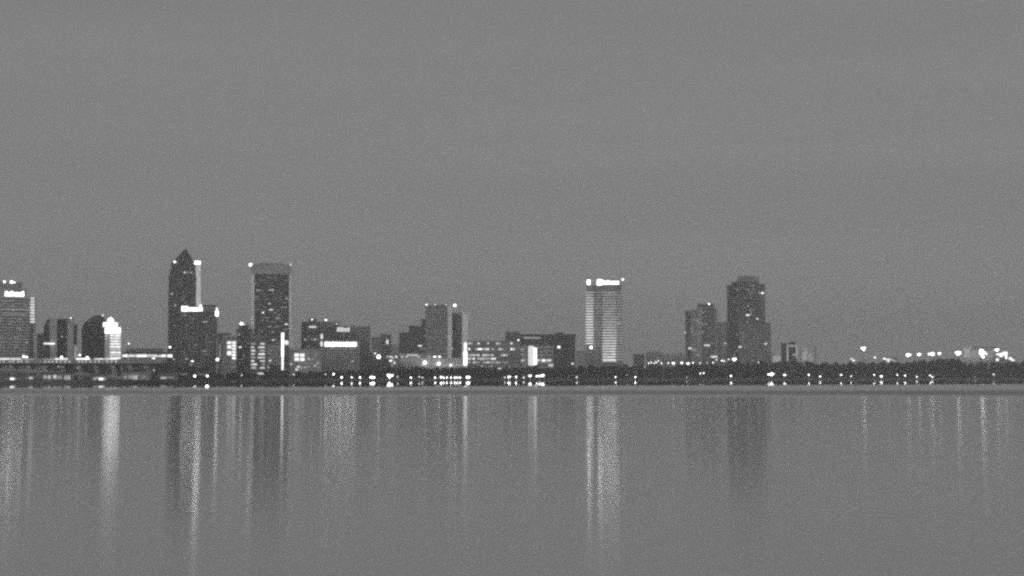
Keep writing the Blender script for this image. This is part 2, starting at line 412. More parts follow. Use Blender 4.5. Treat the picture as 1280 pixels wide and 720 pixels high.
def bridge():
    Y = 1090.0
    o = empty('elevated_road', (X_(110, Y), Y, 0), 'long elevated riverside road on round piers with a line of lights', 'bridge')
    cx = X_(110, Y); x0, x1 = X_(-160, Y)-cx, X_(206, Y)-cx
    zt = Z_(450.2, Y); zb = Z_(454.3, Y)
    MB().box(x0, x1, -6, 8, zb, zt).box(x0, x1, -6.6, -6.02, zt-.6, zt+1.0).box(x0, x1, 8.02, 8.6, zt-.6, zt+1.0).build('road_deck', 'concrete', o)
    MB().box(x0, x1, -4.5, -3.2, zb-1.7, zb-.01).box(x0, x1, 5, 6.4, zb-1.7, zb-.01).build('girder', 'dark_stone', o)
    px = -150
    while px < 205:
        x = X_(px, Y)-cx; mb = MB()
        mb.box(x-1.6, x+1.6, -5.5, 7, zb-3.1, zb-1.72)
        for yy in (-3.5, 5): mb.tube((x, yy, .4), (x, yy, zb-3.11), 1.15, 1.0, 10)
        mb.build('pier', 'concrete', o); px += 21
    for a, c, e in [(-30, 16, 1.2), (16.3, 30, 1.0), (30.4, 46, .5), (58, 72, .45), (72.3, 88.5, 1.1), (99, 116, 1.7), (121, 136, .8), (136.3, 151, 1.2)]:
        MB().box(X_(a, Y)-cx, X_(c, Y)-cx, -6.85, -6.62, Z_(449.7, Y), Z_(447.9 if e > .6 else 448.6, Y)).build('light_strip', emit(e, 'NONE'), o)
    for px in (4, 9, 17, 21, 27, 31, 38, 60, 65, 70, 75, 80, 85.5, 90.5, 103, 107, 111, 117, 122.5, 127.5, 138, 143, 148.5):
        MB().ball((0, 0, 0), .35).build('deck_light', emit(1.6, 'NONE'), o, (X_(px, Y)-cx, -7.0, Z_(452.2, Y)))
    # second, lower ramp sloping down to the bank
    Y = 985.0; o = empty('sloping_ramp', (X_(40, Y), Y, 0), 'lower concrete ramp sloping down towards the bank in front of the elevated road', 'bridge')
    cx = X_(40, Y); pts = []
    A = [(-160, 461), (0, 462.5), (60, 465), (120, 469), (165, 473.5)]
    P = [(X_(a, Y)-cx, Z_(c, Y)) for a, c in A]
    MB().prism(P+[(x, z-1.3) for x, z in reversed(P)], -4, 4).build('road_deck', 'mid_stone', o)
    MB().prism([(x, z+.9) for x, z in P]+[(x, z-.3) for x, z in reversed(P)], -4.35, -4.02).build('guard_wall', 'concrete', o)
    for px in (-120, -80, -40, -5, 25, 55, 85, 110):
        f = lerp(P); x = X_(px, Y)-cx
        MB().tube((x, 0, .5), (x, 0, f(x)-1.35), .9, .8, 8).build('pier', 'mid_stone', o)
bridge()

def low_bank_buildings():
    def low(name, label, Y, x0, x1, yt, mat='mid_stone', dep=18, lits=(), **k):
        b = B(name, label, 'building', Y, x0, x1, dep)
        b.block('wall', mat, x0, x1, yt, **k)
        mb = MB().box(b.x(x0)-.8, b.x(x1)+.8, -1.0, dep+.8, b.z(yt)+1.15, b.z(yt)+1.5); mb.build('roof', 'roofing', b.o)
        for l in lits: b.lit(*l)
        return b
    low('boathouse', 'low waterside building with two bright lamps at the far left end of the bank', 930, 4, 30, 471, lits=[(12.5, 472.2, 17.5, 474.8, 1.6), (18, 473, 20, 474.6, .5), (7, 473, 9, 474.6, .3)])
    low('boathouse', 'small waterside building with one dim wide window below the left tower', 930, 33, 44, 470.5, lits=[(36, 471.4, 41, 473.6, .7)])
    low('pavilion', 'waterside pavilion with a row of softly glowing window bays', 940, 52, 92, 468, 'mid_stone', lits=[(54.5, 469.4, 58.2, 473, .38), (59.8, 469.4, 63.6, 474, .5), (66.6, 469, 70.6, 473, .75), (71.6, 469.6, 77.5, 473.8, .26), (80.6, 469.4, 84.2, 474.6, .36), (84.6, 469.4, 88, 474.6, .42), (56, 477.2, 57.8, 478.6, .7), (68.2, 477.2, 69.8, 478.6, .7)])
    low('restaurant', 'brightly lit waterside restaurant below the brilliantly lit tower', 925, 114, 134, 470, 'mid_stone', lits=[(117, 472, 120, 476, .5), (120.4, 471.8, 123.6, 473, .7), (123.8, 472.4, 128.6, 476.4, 1.8), (129, 472, 131.5, 476, .45)])
    low('shed', 'dim low waterside shed with a faint strip of windows left of the pointed tower', 960, 152, 184, 467, 'concrete', lits=[(154.5, 470, 159, 473.6, .24), (161, 469.6, 166, 473.4, .34), (166.4, 469.4, 172, 474, .5), (178, 470, 181.5, 473.4, .22)])
    low('shed', 'low waterside shed with a thin lit strip at the foot of the pointed tower', 1010, 198, 222, 468.5, 'mid_stone', lits=[(201, 471.2, 207.8, 473.6, .6), (208.4, 471.4, 218, 472.6, .3)])
    low('riverside_hall', 'long low dark building between the pointed tower and the river', 1330, 219, 262, 461, 'dark_stone', 22, lits=[(225, 467, 234, 468.4, .22), (247, 467.4, 258, 468.4, .25)])
    low('warehouse', 'low grey building behind the elevated road below the left tower', 1250, -30, 56, 452, 'mid_stone', 25, lits=[(8, 456, 22, 457, .15)])
    low('warehouse', 'low grey building behind the elevated road below the arched tower', 1260, 60, 152, 453, 'dark_stone', 25, lits=[(72, 457.4, 74.5, 459, .35), (96, 458.5, 98.5, 460.3, 1.0)])
    low('warehouse', 'low dark building behind the road between the lit tower and the pointed tower', 1270, 154, 216, 452, 'dark_stone', 25, lits=[(165, 465, 179, 466.2, .18), (191.8, 461.8, 193.4, 463.6, .8)])
low_bank_buildings()

def pointed_tower():
    Y = 2050
    b = B('pointed_tower', 'dark slender skyscraper with a pyramid top and a glowing corner column', 'skyscraper', Y, 210, 252, 44)
    b.block('tower_block', 'dark_glass', 210.6, 244.3, 345, bands='dark_stone', floor=4.0, parapet=False, piers=8)
    b.block('upper_block', 'dark_glass', 212.6, 244.3, 336, 344.8, dy=2, dep=40, bands='dark_stone', floor=4.0, parapet=False)
    b.block('upper_block', 'dark_glass', 214.2, 244, 327, 335.8, dy=4, dep=36, bands='dark_stone', floor=4.0, parapet=False)
    # pyramid roof
    x0, x1 = b.x(216.4, 326), b.x(242.4, 326); z0, z1 = b.z(326.9), b.z(308.6); xc = b.x(232, 309)
    mb = MB(); mb.v = [(x0, 5, z0), (x1, 5, z0), (x1, 39, z0), (x0, 39, z0), (xc, 22, z1)]
    mb.f = [(0, 3, 2, 1), (0, 1, 4), (1, 2, 4), (2, 3, 4), (3, 0, 4)]
    rf = mb.build('pyramid_roof', 'dark_glass', b.o)
    MB().tube((xc, 22, z1-1), (xc, 22, z1+3), .3, .12).build('spire', 'metal', rf)
    mb = MB()
    for t in (.25, .5, .75):
        for s in (0, 1): pass
        xa = x0+(xc-x0)*t; xb = x1+(xc-x1)*t; ya = 5+17*t; z = z0+(z1-z0)*t
        mb.box(xa-.5, xb+.5, ya-.6, ya-.05, z-.5, z+.5)
    mb.build('roof_ridges', 'dark_stone', rf)
    # glowing corner
    b.block('corner_column', 'grey_glass', 244.6, 251.6, 327, dy=3, dep=30, parapet=False)
    for i in range(19): b.lit(244.8+.02*i, 330.2+i*2.78, 251.3, 332.1+i*2.78, .66 if i < 14 else .72, dy=3)
    b.lit(243.5, 326.6, 250.5, 329.4, 9.0, dy=3, name='crown_light', sample='AUTO'); b.lit(249.3, 380.5, 252.5, 384, 2, dy=2.4, name='crown_light')
    b.beacon(218.3, 327.6, 5, .8, dy=0, foot=330); b.lit(217, 327, 222, 328.4, .5, dy=3.6)
    b.block('setback_block', 'dark_glass', 227, 271, 390.5, dy=-9, dep=50, bands='dark_stone', floor=4.0, piers=9, pmat='mid_stone')
    b.block('setback_block', 'mid_stone', 253, 270, 381.8, 390.2, dy=2, dep=30, bands='dark_stone', floor=4)
    b.lit(227.2, 384.6, 252.8, 388.6, 4.0, dy=-1, name='lit_terrace'); b.lit(227, 382.8, 235, 390, 3.0, dy=-1.5, name='lit_terrace')
    b.lit(269.8, 384.6, 272.2, 388.6, 1.6, dy=-8, name='lit_terrace'); b.lit(269.4, 388.8, 273, 395.2, 5, dy=-9, name='lit_terrace')
    b.dots([(231, 340.6, 1.2, 2.6), (235, 340.8, .5), (239, 340.6, 1.0), (214.8, 367.6, 1.1, 2.2), (219, 382, 1.3, 1.4), (229, 364.5, .2), (227.5, 374.5, .16, 5), (232, 378, .18, 3)], 1.1, dy=0)
    b.dots([(256.5, 402.5, .55, 5.5), (231, 394.5, .3, 3), (234, 407.2, .22, 3), (219, 407, .25), (226.5, 415, .2), (244.5, 431, .3, 3), (255, 439, .4, 4), (258, 443, .25), (233, 448.6, .8, 2.4), (240.4, 451.6, 3.0, 3.2), (238.8, 456, .3, 4), (249, 459, .2, 7)], 1.1, dy=-9)
    b.grid(229, 269, [399+i*4.1 for i in range(14)], 12, .16, (.09, .14, .2), dy=-9, w=.7)
    b.grid(212, 243, [349+i*4.1 for i in range(9)], 9, .18, (.08, .12, .18), dy=0, w=.7)
    for i in range(9): b.dots([(258.3, 418+i*3.0, .22, 1.6)], 1.1, dy=-9)
pointed_tower()

def downtown():
    b = B('apartment_block', 'dark block with two bright ladder-like window columns right of the pointed tower', 'building', 1850, 272, 296, 26)
    b.block('tower_block', 'mid_stone', 278, 296, 420, bands='concrete', floor=3.9)
    b.block('tower_block', 'dark_glass', 272, 288, 417.5, 430, dy=3, dep=20); b.block('low_wing', 'dark_stone', 272, 277.8, 431, dy=2)
    b.lit(274.2, 430, 276, 447, .28, name='stair_window', dy=2)
    for y, h in ((427.6, 3), (432.2, 4), (439.4, 5)): b.lit(284, y-.6, 289, y+h-.6, 1.5)
    for i in range(6): b.lit(290.2, 426.8+i*3.9, 294.8, 429.7+i*3.9, 1.4)
    b.beacon(271.8, 449.4, 9, 1.0, dy=-4, foot=458); b.dots([(291.8, 453.5, .35), (291.8, 458.5, .35), (272, 458.5, .3)])
    b = B('stepped_block', 'dark narrow block with a bright roof lamp between the two tall downtown towers', 'building', 1880, 296, 313, 24)
    b.block('tower_block', 'dark_glass', 296, 313.5, 412, bands='dark_stone'); b.block('penthouse', 'dark_stone', 299, 311, 406.8, 411.7, dy=3, dep=14)
    b.beacon(301.8, 404.8, 10, 1.2, dy=4, foot=407); b.beacon(305.5, 405.3, 1.5, .5, dy=5, foot=407)
    b.dots([(299, 418.3, .7), (300.2, 434, 2.2, 3), (304.5, 444.4, .6), (309.5, 429, .25), (302, 449, .2, 4), (298, 425, .2, 3)])
    # flared frame tower
    Y = 1900; b = B('flat_topped_tower', 'broad flat-topped skyscraper with pale side fins around dark glass', 'skyscraper', Y, 313, 365, 50)
    b.block('tower_block', 'dark_glass', 318, 361, 343, bands='dark_stone', floor=3.9, parapet=False, piers=10, pmat='dark_glass')
    b.block('crown_block', 'concrete', 314.2, 364, 332, 342.8, dy=-2, dep=54)
    b.poly('roof_cap', 'mid_stone', [(320, 331.8), (326, 328.2), (354, 328.6), (358.5, 331.8)], dy=6, dep=34)
    b.poly('side_fin', 'white_paint', [(313.2, 455), (314.2, 343), (318, 343), (317.8, 455)], dy=-2, dep=54)
    b.poly('side_fin', 'white_paint', [(361.2, 343), (364, 343), (364.2, 410), (366.5, 436), (368, 455), (361.4, 455)], dy=-2, dep=54)
    b.beacon(313.0, 331.2, 6, 1.15, dy=-1, foot=335); b.beacon(315.5, 331.2, 6, .7, dy=-1, foot=333); b.beacon(363.3, 331.3, 7, .7, dy=-1, foot=333)
    b.dots([(323, 362.8, .35, 5), (328.5, 363, .15, 3), (337.5, 362.4, .5, 2.6), (341, 362.4, .6, 2.6), (358.5, 373.3, .5, 2.4), (336.8, 379.6, .9, 2.6), (338.5, 387.3, .9, 5), (322, 387.5, .18, 3), (329, 390.8, 1.8, 2.2), (334, 397.5, .2, 5), (347, 397.7, .45, 5), (327, 401, .2, 3), (358, 405.2, 1.3, 3.4), (355, 384, .16, 6), (357.5, 383.6, .2, 3), (337, 408.5, .25, 5), (346, 408.2, .22, 5), (341, 415.3, .3, 3), (331, 424, .3), (320, 355, .08, 6), (345, 372, .08, 6)], 1.3)
    b.dots([(333, 374, .14, 5), (342, 402, .12, 6), (325, 412, .14, 4), (350, 393, .12, 4), (356, 412, .2, 3), (344, 350, .07, 8), (330, 368, .09, 5), (351, 366, .09, 4)], 1.3)
    b.grid(319, 360, [347+i*3.4 for i in range(28)], 12, .2, (.07, .1, .15, .22), dy=-.3, w=.75)
    # podium blocks in front
    b = B('lit_office', 'low office block with two ladders of lit windows at the foot of the flat-topped tower', 'building', 1800, 312, 334, 24)
    b.block('wall', 'dark_glass', 312.4, 334, 421, bands='mid_stone', floor=4.1, bh=1.6)
    for i in range(8):
        y = 429.6+i*4.3
        b.lit(314, y-.8, 314+[5, 3.5, 5, 4.6, 5, 4, 7, 6][i], y+.9, [.4, .9, 1.2, .9, .5, 1.1, 1.2, .7][i])
        b.lit([325.5, 323, 325, 323.5, 322.5, 325.5, 327.5, 325][i]-.3, y-.8, 331, y+.9, [.9, 1.0, .6, 1.3, .8, .9, .4, .9][i])
    for y, a, e in ((467, 318.5, 1.1), (472.8, 319, .9)): b.lit(a, y-.9, 330, y+.9, e, dy=0)
    b = B('stone_block', 'plain grey block in front of the flat-topped tower beside a bright vertical light', 'building', 1790, 334, 351, 22)
    b.block('wall', 'concrete', 334.4, 350.5, 431, bands='mid_stone', floor=4.0)
    b.block('low_wing', 'dark_stone', 336, 362, 457, dy=-4, dep=20)
    b.dots([(337.6, 450.7, 1.6, 2.2), (336.8, 459, 2.2, 2.8), (341.5, 424.8, .9, 3)], .9)
    b = B('light_column_tower', 'slim block carrying one tall bright vertical strip of light', 'building', 1785, 350.6, 361, 18)
    b.block('wall', 'dark_stone', 350.8, 360.5, 414)
    b.lit(351.9, 416, 354.9, 446, 2.4, name='light_strip', sample='AUTO'); b.lit(352, 446.3, 354.5, 462.5, 1.6, name='light_strip'); b.lit(355.8, 425.8, 360.5, 430.8, 1.4)
    b = B('hotel_block', 'pale low block with a four-pane glowing window right of the flat-topped tower', 'building', 1760, 361, 402, 26)
    b.block('wall', 'mid_stone', 361.5, 372, 437, bands='concrete', floor=4); b.block('wall', 'concrete', 372.3, 402, 437.5, dy=1, bands='concrete', floor=4)
    for x in (368.2, 375.2):
        for y in (442, 447.2): b.lit(x, y, x+5.4, y+3.9, 1.3)
    b.dots([(386, 448.6, .9, 2.6), (390.8, 449.6, .4), (394.5, 444.5, .3), (364, 455.2, .8, 2.4), (372.8, 458.5, 1.4, 3), (370.8, 461.8, 1.5, 3), (377, 460, .5), (381.8, 459.6, .7, 2.4), (386, 458.6, .3, 3), (393.8, 457.4, .9, 2.4), (397.2, 454, .7), (398.5, 459.2, .3)], 1.0, h=1.6, dy=-.3)
    b = B('dark_office', 'dark office block with small roof lamps and a short lit strip near its top', 'building', 1950, 376, 408, 30)
    b.block('tower_block', 'dark_glass', 376.5, 404.5, 403.4, bands='dark_stone', floor=4); b.block('penthouse', 'dark_stone', 386, 395, 399.5, 403.2, dy=5, dep=12)
    b.lit(386, 407.4, 395.6, 409.8, .8); b.beacon(376.6, 404.5, .8, .5, foot=407); b.beacon(390, 399.4, 2, .6, foot=403)
    b.dots([(381.4, 424.6, .6, 3), (385.8, 420.6, .35), (389.6, 424.2, .4, 2), (393.6, 424.4, .9, 3), (398, 424.8, .3), (399, 430, .15, 4), (385, 433, .15, 4)], 1)
    b = B('sign_block', 'wide office block with a glowing upper sign and a long white band of light', 'building', 1880, 400, 449, 32)
    b.block('tower_block', 'dark_glass', 404.5, 436, 408.5, bands='dark_stone', floor=4); b.block('upper_wing', 'mid_stone', 400.5, 424, 403, dy=10, dep=20)
    b.block('lower_block', 'mid_stone', 403, 449, 427, dy=-5, dep=36, bands='concrete', floor=4.2, piers=14, pmat='concrete')
    b.sign(421.4, 437.2, 409.3, 414.4, e=1.1, n=6, seed=4)
    for i in range(14):
        b.lit(406.4+i*2.86, 428.2, 406.4+i*2.86+(1.5 if i % 3 else 2.3), 432.8, 5.5, dy=-5.5, name='light_band')
    b.lit(406.4, 428.8, 446.4, 432.2, .9, dy=-5.2, name='light_tray')
    b.lit(400.8, 417.8, 403.6, 423.6, 1.0); b.lit(400.8, 427.2, 403.2, 433, 1.2, dy=-5.5); b.beacon(407.2, 399.6, 2.5, .7, dy=11, foot=403); b.beacon(421, 404.6, 1.2, .5, foot=408)
    b.dots([(429.3, 418.6, .4, 1.6), (415.2, 434.8, .5, 2), (441, 451.6, .7, 2.4), (414, 448, .12, 3)], 1, dy=-5.5)
    b = B('office_block', 'plain grey flat-roofed office block right of the long band of light', 'building', 1960, 437, 463, 28)
    b.block('tower_block', 'mid_stone', 436.6, 462.5, 409.2, bands='mid_stone', floor=4); b.units(438, 460, 409.2, 3, seed=3)
    b.block('lower_block', 'concrete', 446, 466, 441, dy=-8, dep=20, bands='mid_stone')
    b.dots([(457, 461, .5), (440, 414, .12, 4)], 1, dy=-8.2)
    b = B('office_block', 'small grey stepped block with one lit window left of the dark stepped tower', 'building', 1900, 464, 499, 26)
    b.block('wall', 'mid_stone', 464.5, 476, 422.4, bands='mid_stone'); b.block('wall', 'dark_stone', 475.8, 489, 418.6, dy=-2, bands='mid_stone'); b.block('wall', 'mid_stone', 489.3, 499, 431, dy=-1, bands='concrete')
    b.lit(483, 424.8, 485.4, 430, 1.0, dy=-2)
    b.dots([(466, 441, .5, 2), (469, 443, .4)], .7, dy=-2)
    b = B('parking_deck', 'low dark parking structure with scattered lamps above the bank', 'building', 1650, 452, 500, 20)
    b.block('wall', 'dark_stone', 452, 488, 447.5, bands='dark_stone', floor=3.4); b.block('wall', 'mid_stone', 488.3, 500, 446, dy=1)
    b.beacon(473.4, 446, 12, 1.2, dy=-3, foot=452); b.beacon(469, 441.6, 1.2, .6, dy=2, foot=447)
    b.dots([(484.5, 446, .7, 2), (488.6, 446, 1.2, 3), (491, 447.6, .8, 2), (495.4, 446, 1.2, 2.4), (488.4, 451, 2.0, 3.4), (493.2, 453.6, 1.3, 2), (490, 456, .5)], 1, h=1.8)
downtown()

def middle():
    b = B('stepped_tower', 'dark stepped block climbing in three steps to the twin slab tower', 'building', 1800, 498, 533, 30)
    b.block('tower_block', 'dark_glass', 499, 511.3, 416.6, bands='dark_stone'); b.block('tower_block', 'dark_glass', 511.6, 527.3, 408.4, dy=1, bands='dark_stone'); b.block('tower_block', 'dark_glass', 527.6, 533, 400, dy=2, bands='dark_stone')
    b.dots([(525, 432.2, 1.5, 5), (534, 402.8, .7, 2.6), (534, 395.5, .5, 2.2), (521, 424, .1, 6), (533, 419.6, .3, 6), (531, 436, .22, 12), (519.4, 440, .3)], 1, dy=-.5)
    b = B('slab_tower', 'grey slab tower with four bright roof lamps and a pale vertical edge', 'skyscraper', 1780, 532, 565, 34)
    b.block('tower_block', 'mid_stone', 532.3, 559.3, 382.2, bands='mid_stone', floor=3.7, piers=9, pmat='mid_stone'); b.block('edge_slab', 'white_paint', 559.6, 565, 383.6, dy=-1, dep=34)  # edge slab coloured near-white in place of floodlight falling on it
    for p, e, r in ((533.3, 10, .9), (544, 4.5, .75), (557.8, 5, .75), (568.6, 11, .9)): b.beacon(p, 381.6, e, r, dy=1 if p < 566 else 3, foot=384 if p < 566 else 396)
    b.dots([(566, 435.6, .5, 2.4)], .8, dy=-1)
    b.grid(534, 558, [388+i*4.2 for i in range(14)], 9, .22, (.16, .22, .3), dy=-.4, w=.55)
    b = B('slab_tower', 'dark slab tower with a pale right edge ending in a white light strip', 'skyscraper', 1800, 564, 585.5, 32)
    b.block('tower_block', 'dark_glass', 565.3, 577.3, 392.3, bands='mid_stone', floor=3.8); b.block('edge_slab', 'white_paint', 577.6, 585, 393, dy=-1, dep=32)  # pale edge carries its floodlighting as colour
    b.lit(580.2, 428.5, 583.4, 440, 1.6, dy=-1, name='light_strip'); b.lit(579.8, 440.2, 583.8, 456.5, 3.0, dy=-1, name='light_strip'); b.dots([(568.5, 448.2, .4, 3)], .7)
    b = B('podium_hall', 'long pale low hall with lamps along its roof at the foot of the slab towers', 'building', 1700, 490, 579, 26)
    b.block('wall', 'pale_concrete', 493, 578, 448.5, dy=0); b.block('upper_wall', 'concrete', 499, 540, 442.8, 448.2, dy=4, dep=14)
    b.lit(509, 443.2, 522, 444.6, .75, dy=3.6); b.dots([(502.6, 445.8, .9), (508.4, 446, 1), (523.3, 446, 1.2), (536.5, 446, .8), (543.5, 445.8, 2.5, 3.4), (549.5, 445.8, 2.5, 3)], 1, dy=3, h=1.6)
    b.beacon(531, 453.4, 10, 1.0, dy=-3, foot=460); b.beacon(548.4, 454.6, 10, .9, dy=-3, foot=460); b.beacon(563.4, 456.5, 3, .7, dy=-3, foot=460); b.lit(553, 456, 579, 457, .4, dy=0)
    # hotel with scattered lit rooms
    b = B('hotel', 'long low hotel with five rows of scattered lit windows', 'building', 1760, 584, 650, 26)
    b.block('wall', 'mid_stone', 584.5, 650, 427.2, bands='mid_stone', floor=4.6, piers=22, pmat='mid_stone')
    b.block('penthouse', 'dark_stone', 632, 650, 415, 427, dy=3, dep=18, bands='mid_stone')
    for y, pr, es in ((429.4, .4, (.5, .9, 1.3)), (436.4, .68, (.6, 1.1, 1.6, 2.2)), (444, .62, (.45, .7, 1.1)), (448.4, .62, (.55, .9, 1.5)), (453, .6, (.4, .6, 1.1))):
        b.grid(585.5, 638 if y > 440 else 650, [y], 18 if y > 440 else 22, pr, es, w=.72, h=1.9)
    for p in ((601, 459, .9, 3), (602.6, 457.4, .5, 3), (598, 459.4, .5, 2), (609.6, 460.8, .4, 3), (614.6, 457.8, .5, 3), (616.6, 460.6, .7, 3.4), (623.6, 461, 1.5, 6), (631, 459.6, .4, 2), (637, 458.8, .3, 2), (645, 458, .3)): b.dots([p], 1, dy=-1)
    b.beacon(648, 425.2, 1.8, .6, foot=428)
    b = B('conference_block', 'dark wide block with a tall glowing entrance and louvred grey front', 'building', 1770, 650, 720, 34)
    b.block('tower_block', 'dark_stone', 650.5, 719, 419, bands='dark_stone', floor=4.2)
    b.block('penthouse', 'dark_stone', 694, 704.5, 416.4, 418.7, dy=6, dep=14)
    b.block('louvre_front', 'concrete', 671.5, 692, 430.5, dy=-3, dep=2.6, bands='dark_stone', floor=4.6, bh=1.6, parapet=False)
    b.block('entrance_surround', 'concrete', 650.5, 658, 432, dy=-2, dep=1.8, parapet=False)
    b.lit(654.5, 421.4, 675.5, 423.2, .38); b.lit(660.2, 432.4, 667.4, 457, .9, dy=-2, name='entrance_glazing'); b.lit(667.6, 435, 670.8, 456, 3.0, dy=-2, name='entrance_glazing')
    b.dots([(652.5, 437, .35, 3), (652.5, 443, .25, 3), (653, 450.6, .7, 3), (673.3, 450.6, 1.0, 3), (679.3, 450.8, 1.9, 4.4), (685.8, 450.6, .9, 6), (688.6, 456.6, .7, 6), (698.6, 434, 2.6, 3.4), (715.6, 454.6, 1.2, 2.6), (656.5, 450.8, .4)], 1, dy=-3.2, h=2.2)
    # sign tower
    Y = 2200; b = B('sign_tower', 'pale banded skyscraper with a bright rooftop sign standing alone in the middle', 'skyscraper', Y, 732, 779, 42)
    b.block('tower_block', 'dark_stone', 732.8, 778, 364.5, bands='pale_concrete', floor=3.89, bh=1.75, bdep=.6, parapet=False, piers=0)
    b.block('crown_block', 'mid_stone', 733.2, 776.8, 357.2, 364.2, dy=1, dep=40)
    b.block('sign_screen', 'concrete', 745, 776, 349.5, 357, dy=8, dep=2, parapet=False)
    for i in range(20): b.lit(732.4, 364.9+i*3.36, 741.6, 366.2+i*3.36, round(min(1.2, .65+.05*i), 2), dy=-.4)
    for i in range(26): b.lit(753.4, 364.9+i*3.36, 769.6, 366.2+i*3.36, round(.44+.0015*i*i, 3), dy=-.4)
    for i in range(26): b.lit(770.6, 364.9+i*3.36, 777.8, 366.2+i*3.36, round(.31+.003*i, 3), dy=-.4)
    for i in range(26): b.lit(742.4, 364.9+i*3.36, 752.6, 366.2+i*3.36, .25, dy=-.4)
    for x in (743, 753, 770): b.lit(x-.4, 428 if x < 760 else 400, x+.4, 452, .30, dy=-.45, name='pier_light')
    b.lit(753.6, 449, 769.6, 452, .6, dy=-.3)
    b.dots([(773.5, 404.2, .5, 4), (762, 367, .3, 3), (749, 371, .2, 3), (747, 384, .15, 3), (749, 417, .2, 4)], 1, dy=-.5)
    b.sign(752.6, 774.2, 350.6, 354.8, e=7, dy=8, n=7, big=(747.1, 752.3, 349.2, 355.8), seed=6)
    b.lit(734.2, 350, 737.4, 355.4, 9, dy=3, name='illuminated_sign', sample='AUTO'); MB().box(b.x(735.5, 355)-.4, b.x(735.5, 355)+.4, 2.9, 3.6, b.z(357), b.z(353)).build('sign_post', 'metal', b.o)
    b.beacon(778.6, 349.4, 6, .8, foot=358)
    b = B('annex_block', 'grey low annex in front of the left foot of the sign tower', 'building', 2120, 722, 753, 24)
    b.block('wall', 'mid_stone', 732.5, 752.6, 436, dy=0, bands='concrete', floor=4.4, piers=5, pmat='mid_stone'); b.block('wall', 'concrete', 720.5, 732.2, 440, dy=3, bands='mid_stone', floor=4.4)
    b.beacon(738.8, 434.2, 9, 1.1, dy=-2, foot=440)
    b = B('low_block', 'small dark low block above the trees right of the sign tower', 'building', 2150, 791, 806, 20)
    b.block('wall', 'dark_stone', 791.6, 805.5, 443.2, bands='mid_stone'); b.dots([(804.6, 458.5, 1.3, 2.6)], 1)
    b = B('low_block', 'long grey low building behind the row of lights right of the sign tower', 'building', 2180, 807, 856, 24)
    b.block('wall', 'mid_stone', 807.5, 828, 439.8, bands='concrete'); b.block('wall', 'mid_stone', 828.3, 856, 443.6, dy=2, bands='concrete'); b.units(830, 854, 443.6, 3, seed=9, hmax=3)
    b = B('striped_tower', 'grey apartment tower with vertical stripes and a stepped top', 'skyscraper', 2250, 856, 897, 34)
    b.block('tower_block', 'dark_stone', 856.8, 863.5, 388.8, bands='mid_stone', floor=3.6); b.block('tower_block', 'mid_stone', 863.8, 871, 387.2, dy=-1.5, bands='concrete', floor=3.6)
    b.block('tower_block', 'concrete', 871.2, 877.6, 385, dy=-3, bands='mid_stone', floor=3.6); b.block('tower_block', 'dark_stone', 877.8, 893, 384, dy=-1.5, bands='mid_stone', floor=3.6, piers=4, pmat='mid_stone'); b.block('tower_block', 'mid_stone', 893.3, 897.4, 386.6, dy=1, bands='concrete', floor=3.6)
    b.block('penthouse', 'dark_stone', 872, 892.6, 380.9, 383.8, dy=2, dep=20)
    b.beacon(886.4, 380, 4, .8, dy=2, foot=384); b.beacon(856.4, 415.6, 1.1, .6, dy=-1, foot=420)
    b.dots([(862.4, 435.3, 1.4, 4), (867.4, 437, .4, 4.4), (883.8, 431.7, 1.3, 7), (892.6, 446, 1.2, 8)], 1, dy=-3.2, h=1.6)
    b.dots([(880, 400, .09, 4), (870, 410, .09, 3), (888, 418, .09, 4), (866, 396, .1, 3)], 1, dy=-3.2)
    b.grid(864, 892, [391+i*4.8 for i in range(12)], 8, .14, (.28, .38, .5), dy=-3.2, w=.5)
    b = B('apartment_block', 'grey mid-rise block wedged between the striped tower and the crowned tower', 'building', 2260, 897, 909, 26)
    b.block('wall', 'mid_stone', 897.6, 910, 403, bands='concrete', floor=3.7); b.dots([(906.4, 429.2, 1.0, 2.4)], 1)
    b = B('crowned_tower', 'tall dark apartment tower with a crowned top right of the striped tower', 'skyscraper', 2240, 909, 958, 38)
    b.block('tower_block', 'dark_stone', 909.2, 915, 357.2, dy=1, bands='dark_stone', floor=3.6); b.block('tower_block', 'dark_stone', 915.2, 921, 353.2, bands='dark_stone', floor=3.6, piers=3)
    b.block('tower_block', 'dark_stone', 921.2, 934, 351.6, dy=-1.5, bands='mid_stone', floor=3.6, piers=4, pmat='dark_stone'); b.block('tower_block', 'dark_stone', 934.2, 949, 351.6, dy=0, bands='mid_stone', floor=3.6, piers=5, pmat='dark_stone')
    b.block('tower_block', 'dark_stone', 949.2, 956.4, 355.6, dy=1.5, bands='mid_stone', floor=3.6, piers=2)
    b.block('crown_block', 'mid_stone', 922, 948, 345.8, 351.4, dy=5, dep=22, piers=8); b.units(924, 946, 345.8, 4, dy=8, seed=5, hmax=2)
    b.dots([(949.2, 366.2, .8, 2), (953, 366.6, 3.2, 3), (934.6, 394, 2.4, 4), (946.6, 398.6, 1.6, 2.6), (934, 403, .4), (949.6, 359, .3)], 1, dy=-1.8)
    b.grid(917, 948, [357+i*5.1 for i in range(18)], 9, .14, (.25, .35, .5), dy=-1.8, w=.5)
    b = B('annex_block', 'broad lower annex in front of the crowned tower', 'building', 2200, 924, 964, 24)
    b.block('wall', 'mid_stone', 924.6, 944, 405.6, dy=0, bands='dark_stone', floor=3.7, piers=6, pmat='mid_stone'); b.block('wall', 'mid_stone', 944.3, 963.4, 404.8, dy=1.5, bands='dark_stone', floor=3.7, piers=6, pmat='mid_stone')
    b.dots([(925, 433.6, 1.8, 3.4), (931, 434, .3, 2), (957.2, 429.8, 1.3, 3), (929.6, 421, .35, 2), (956, 436, .3), (949, 439.4, .2, 3)], 1)
middle()

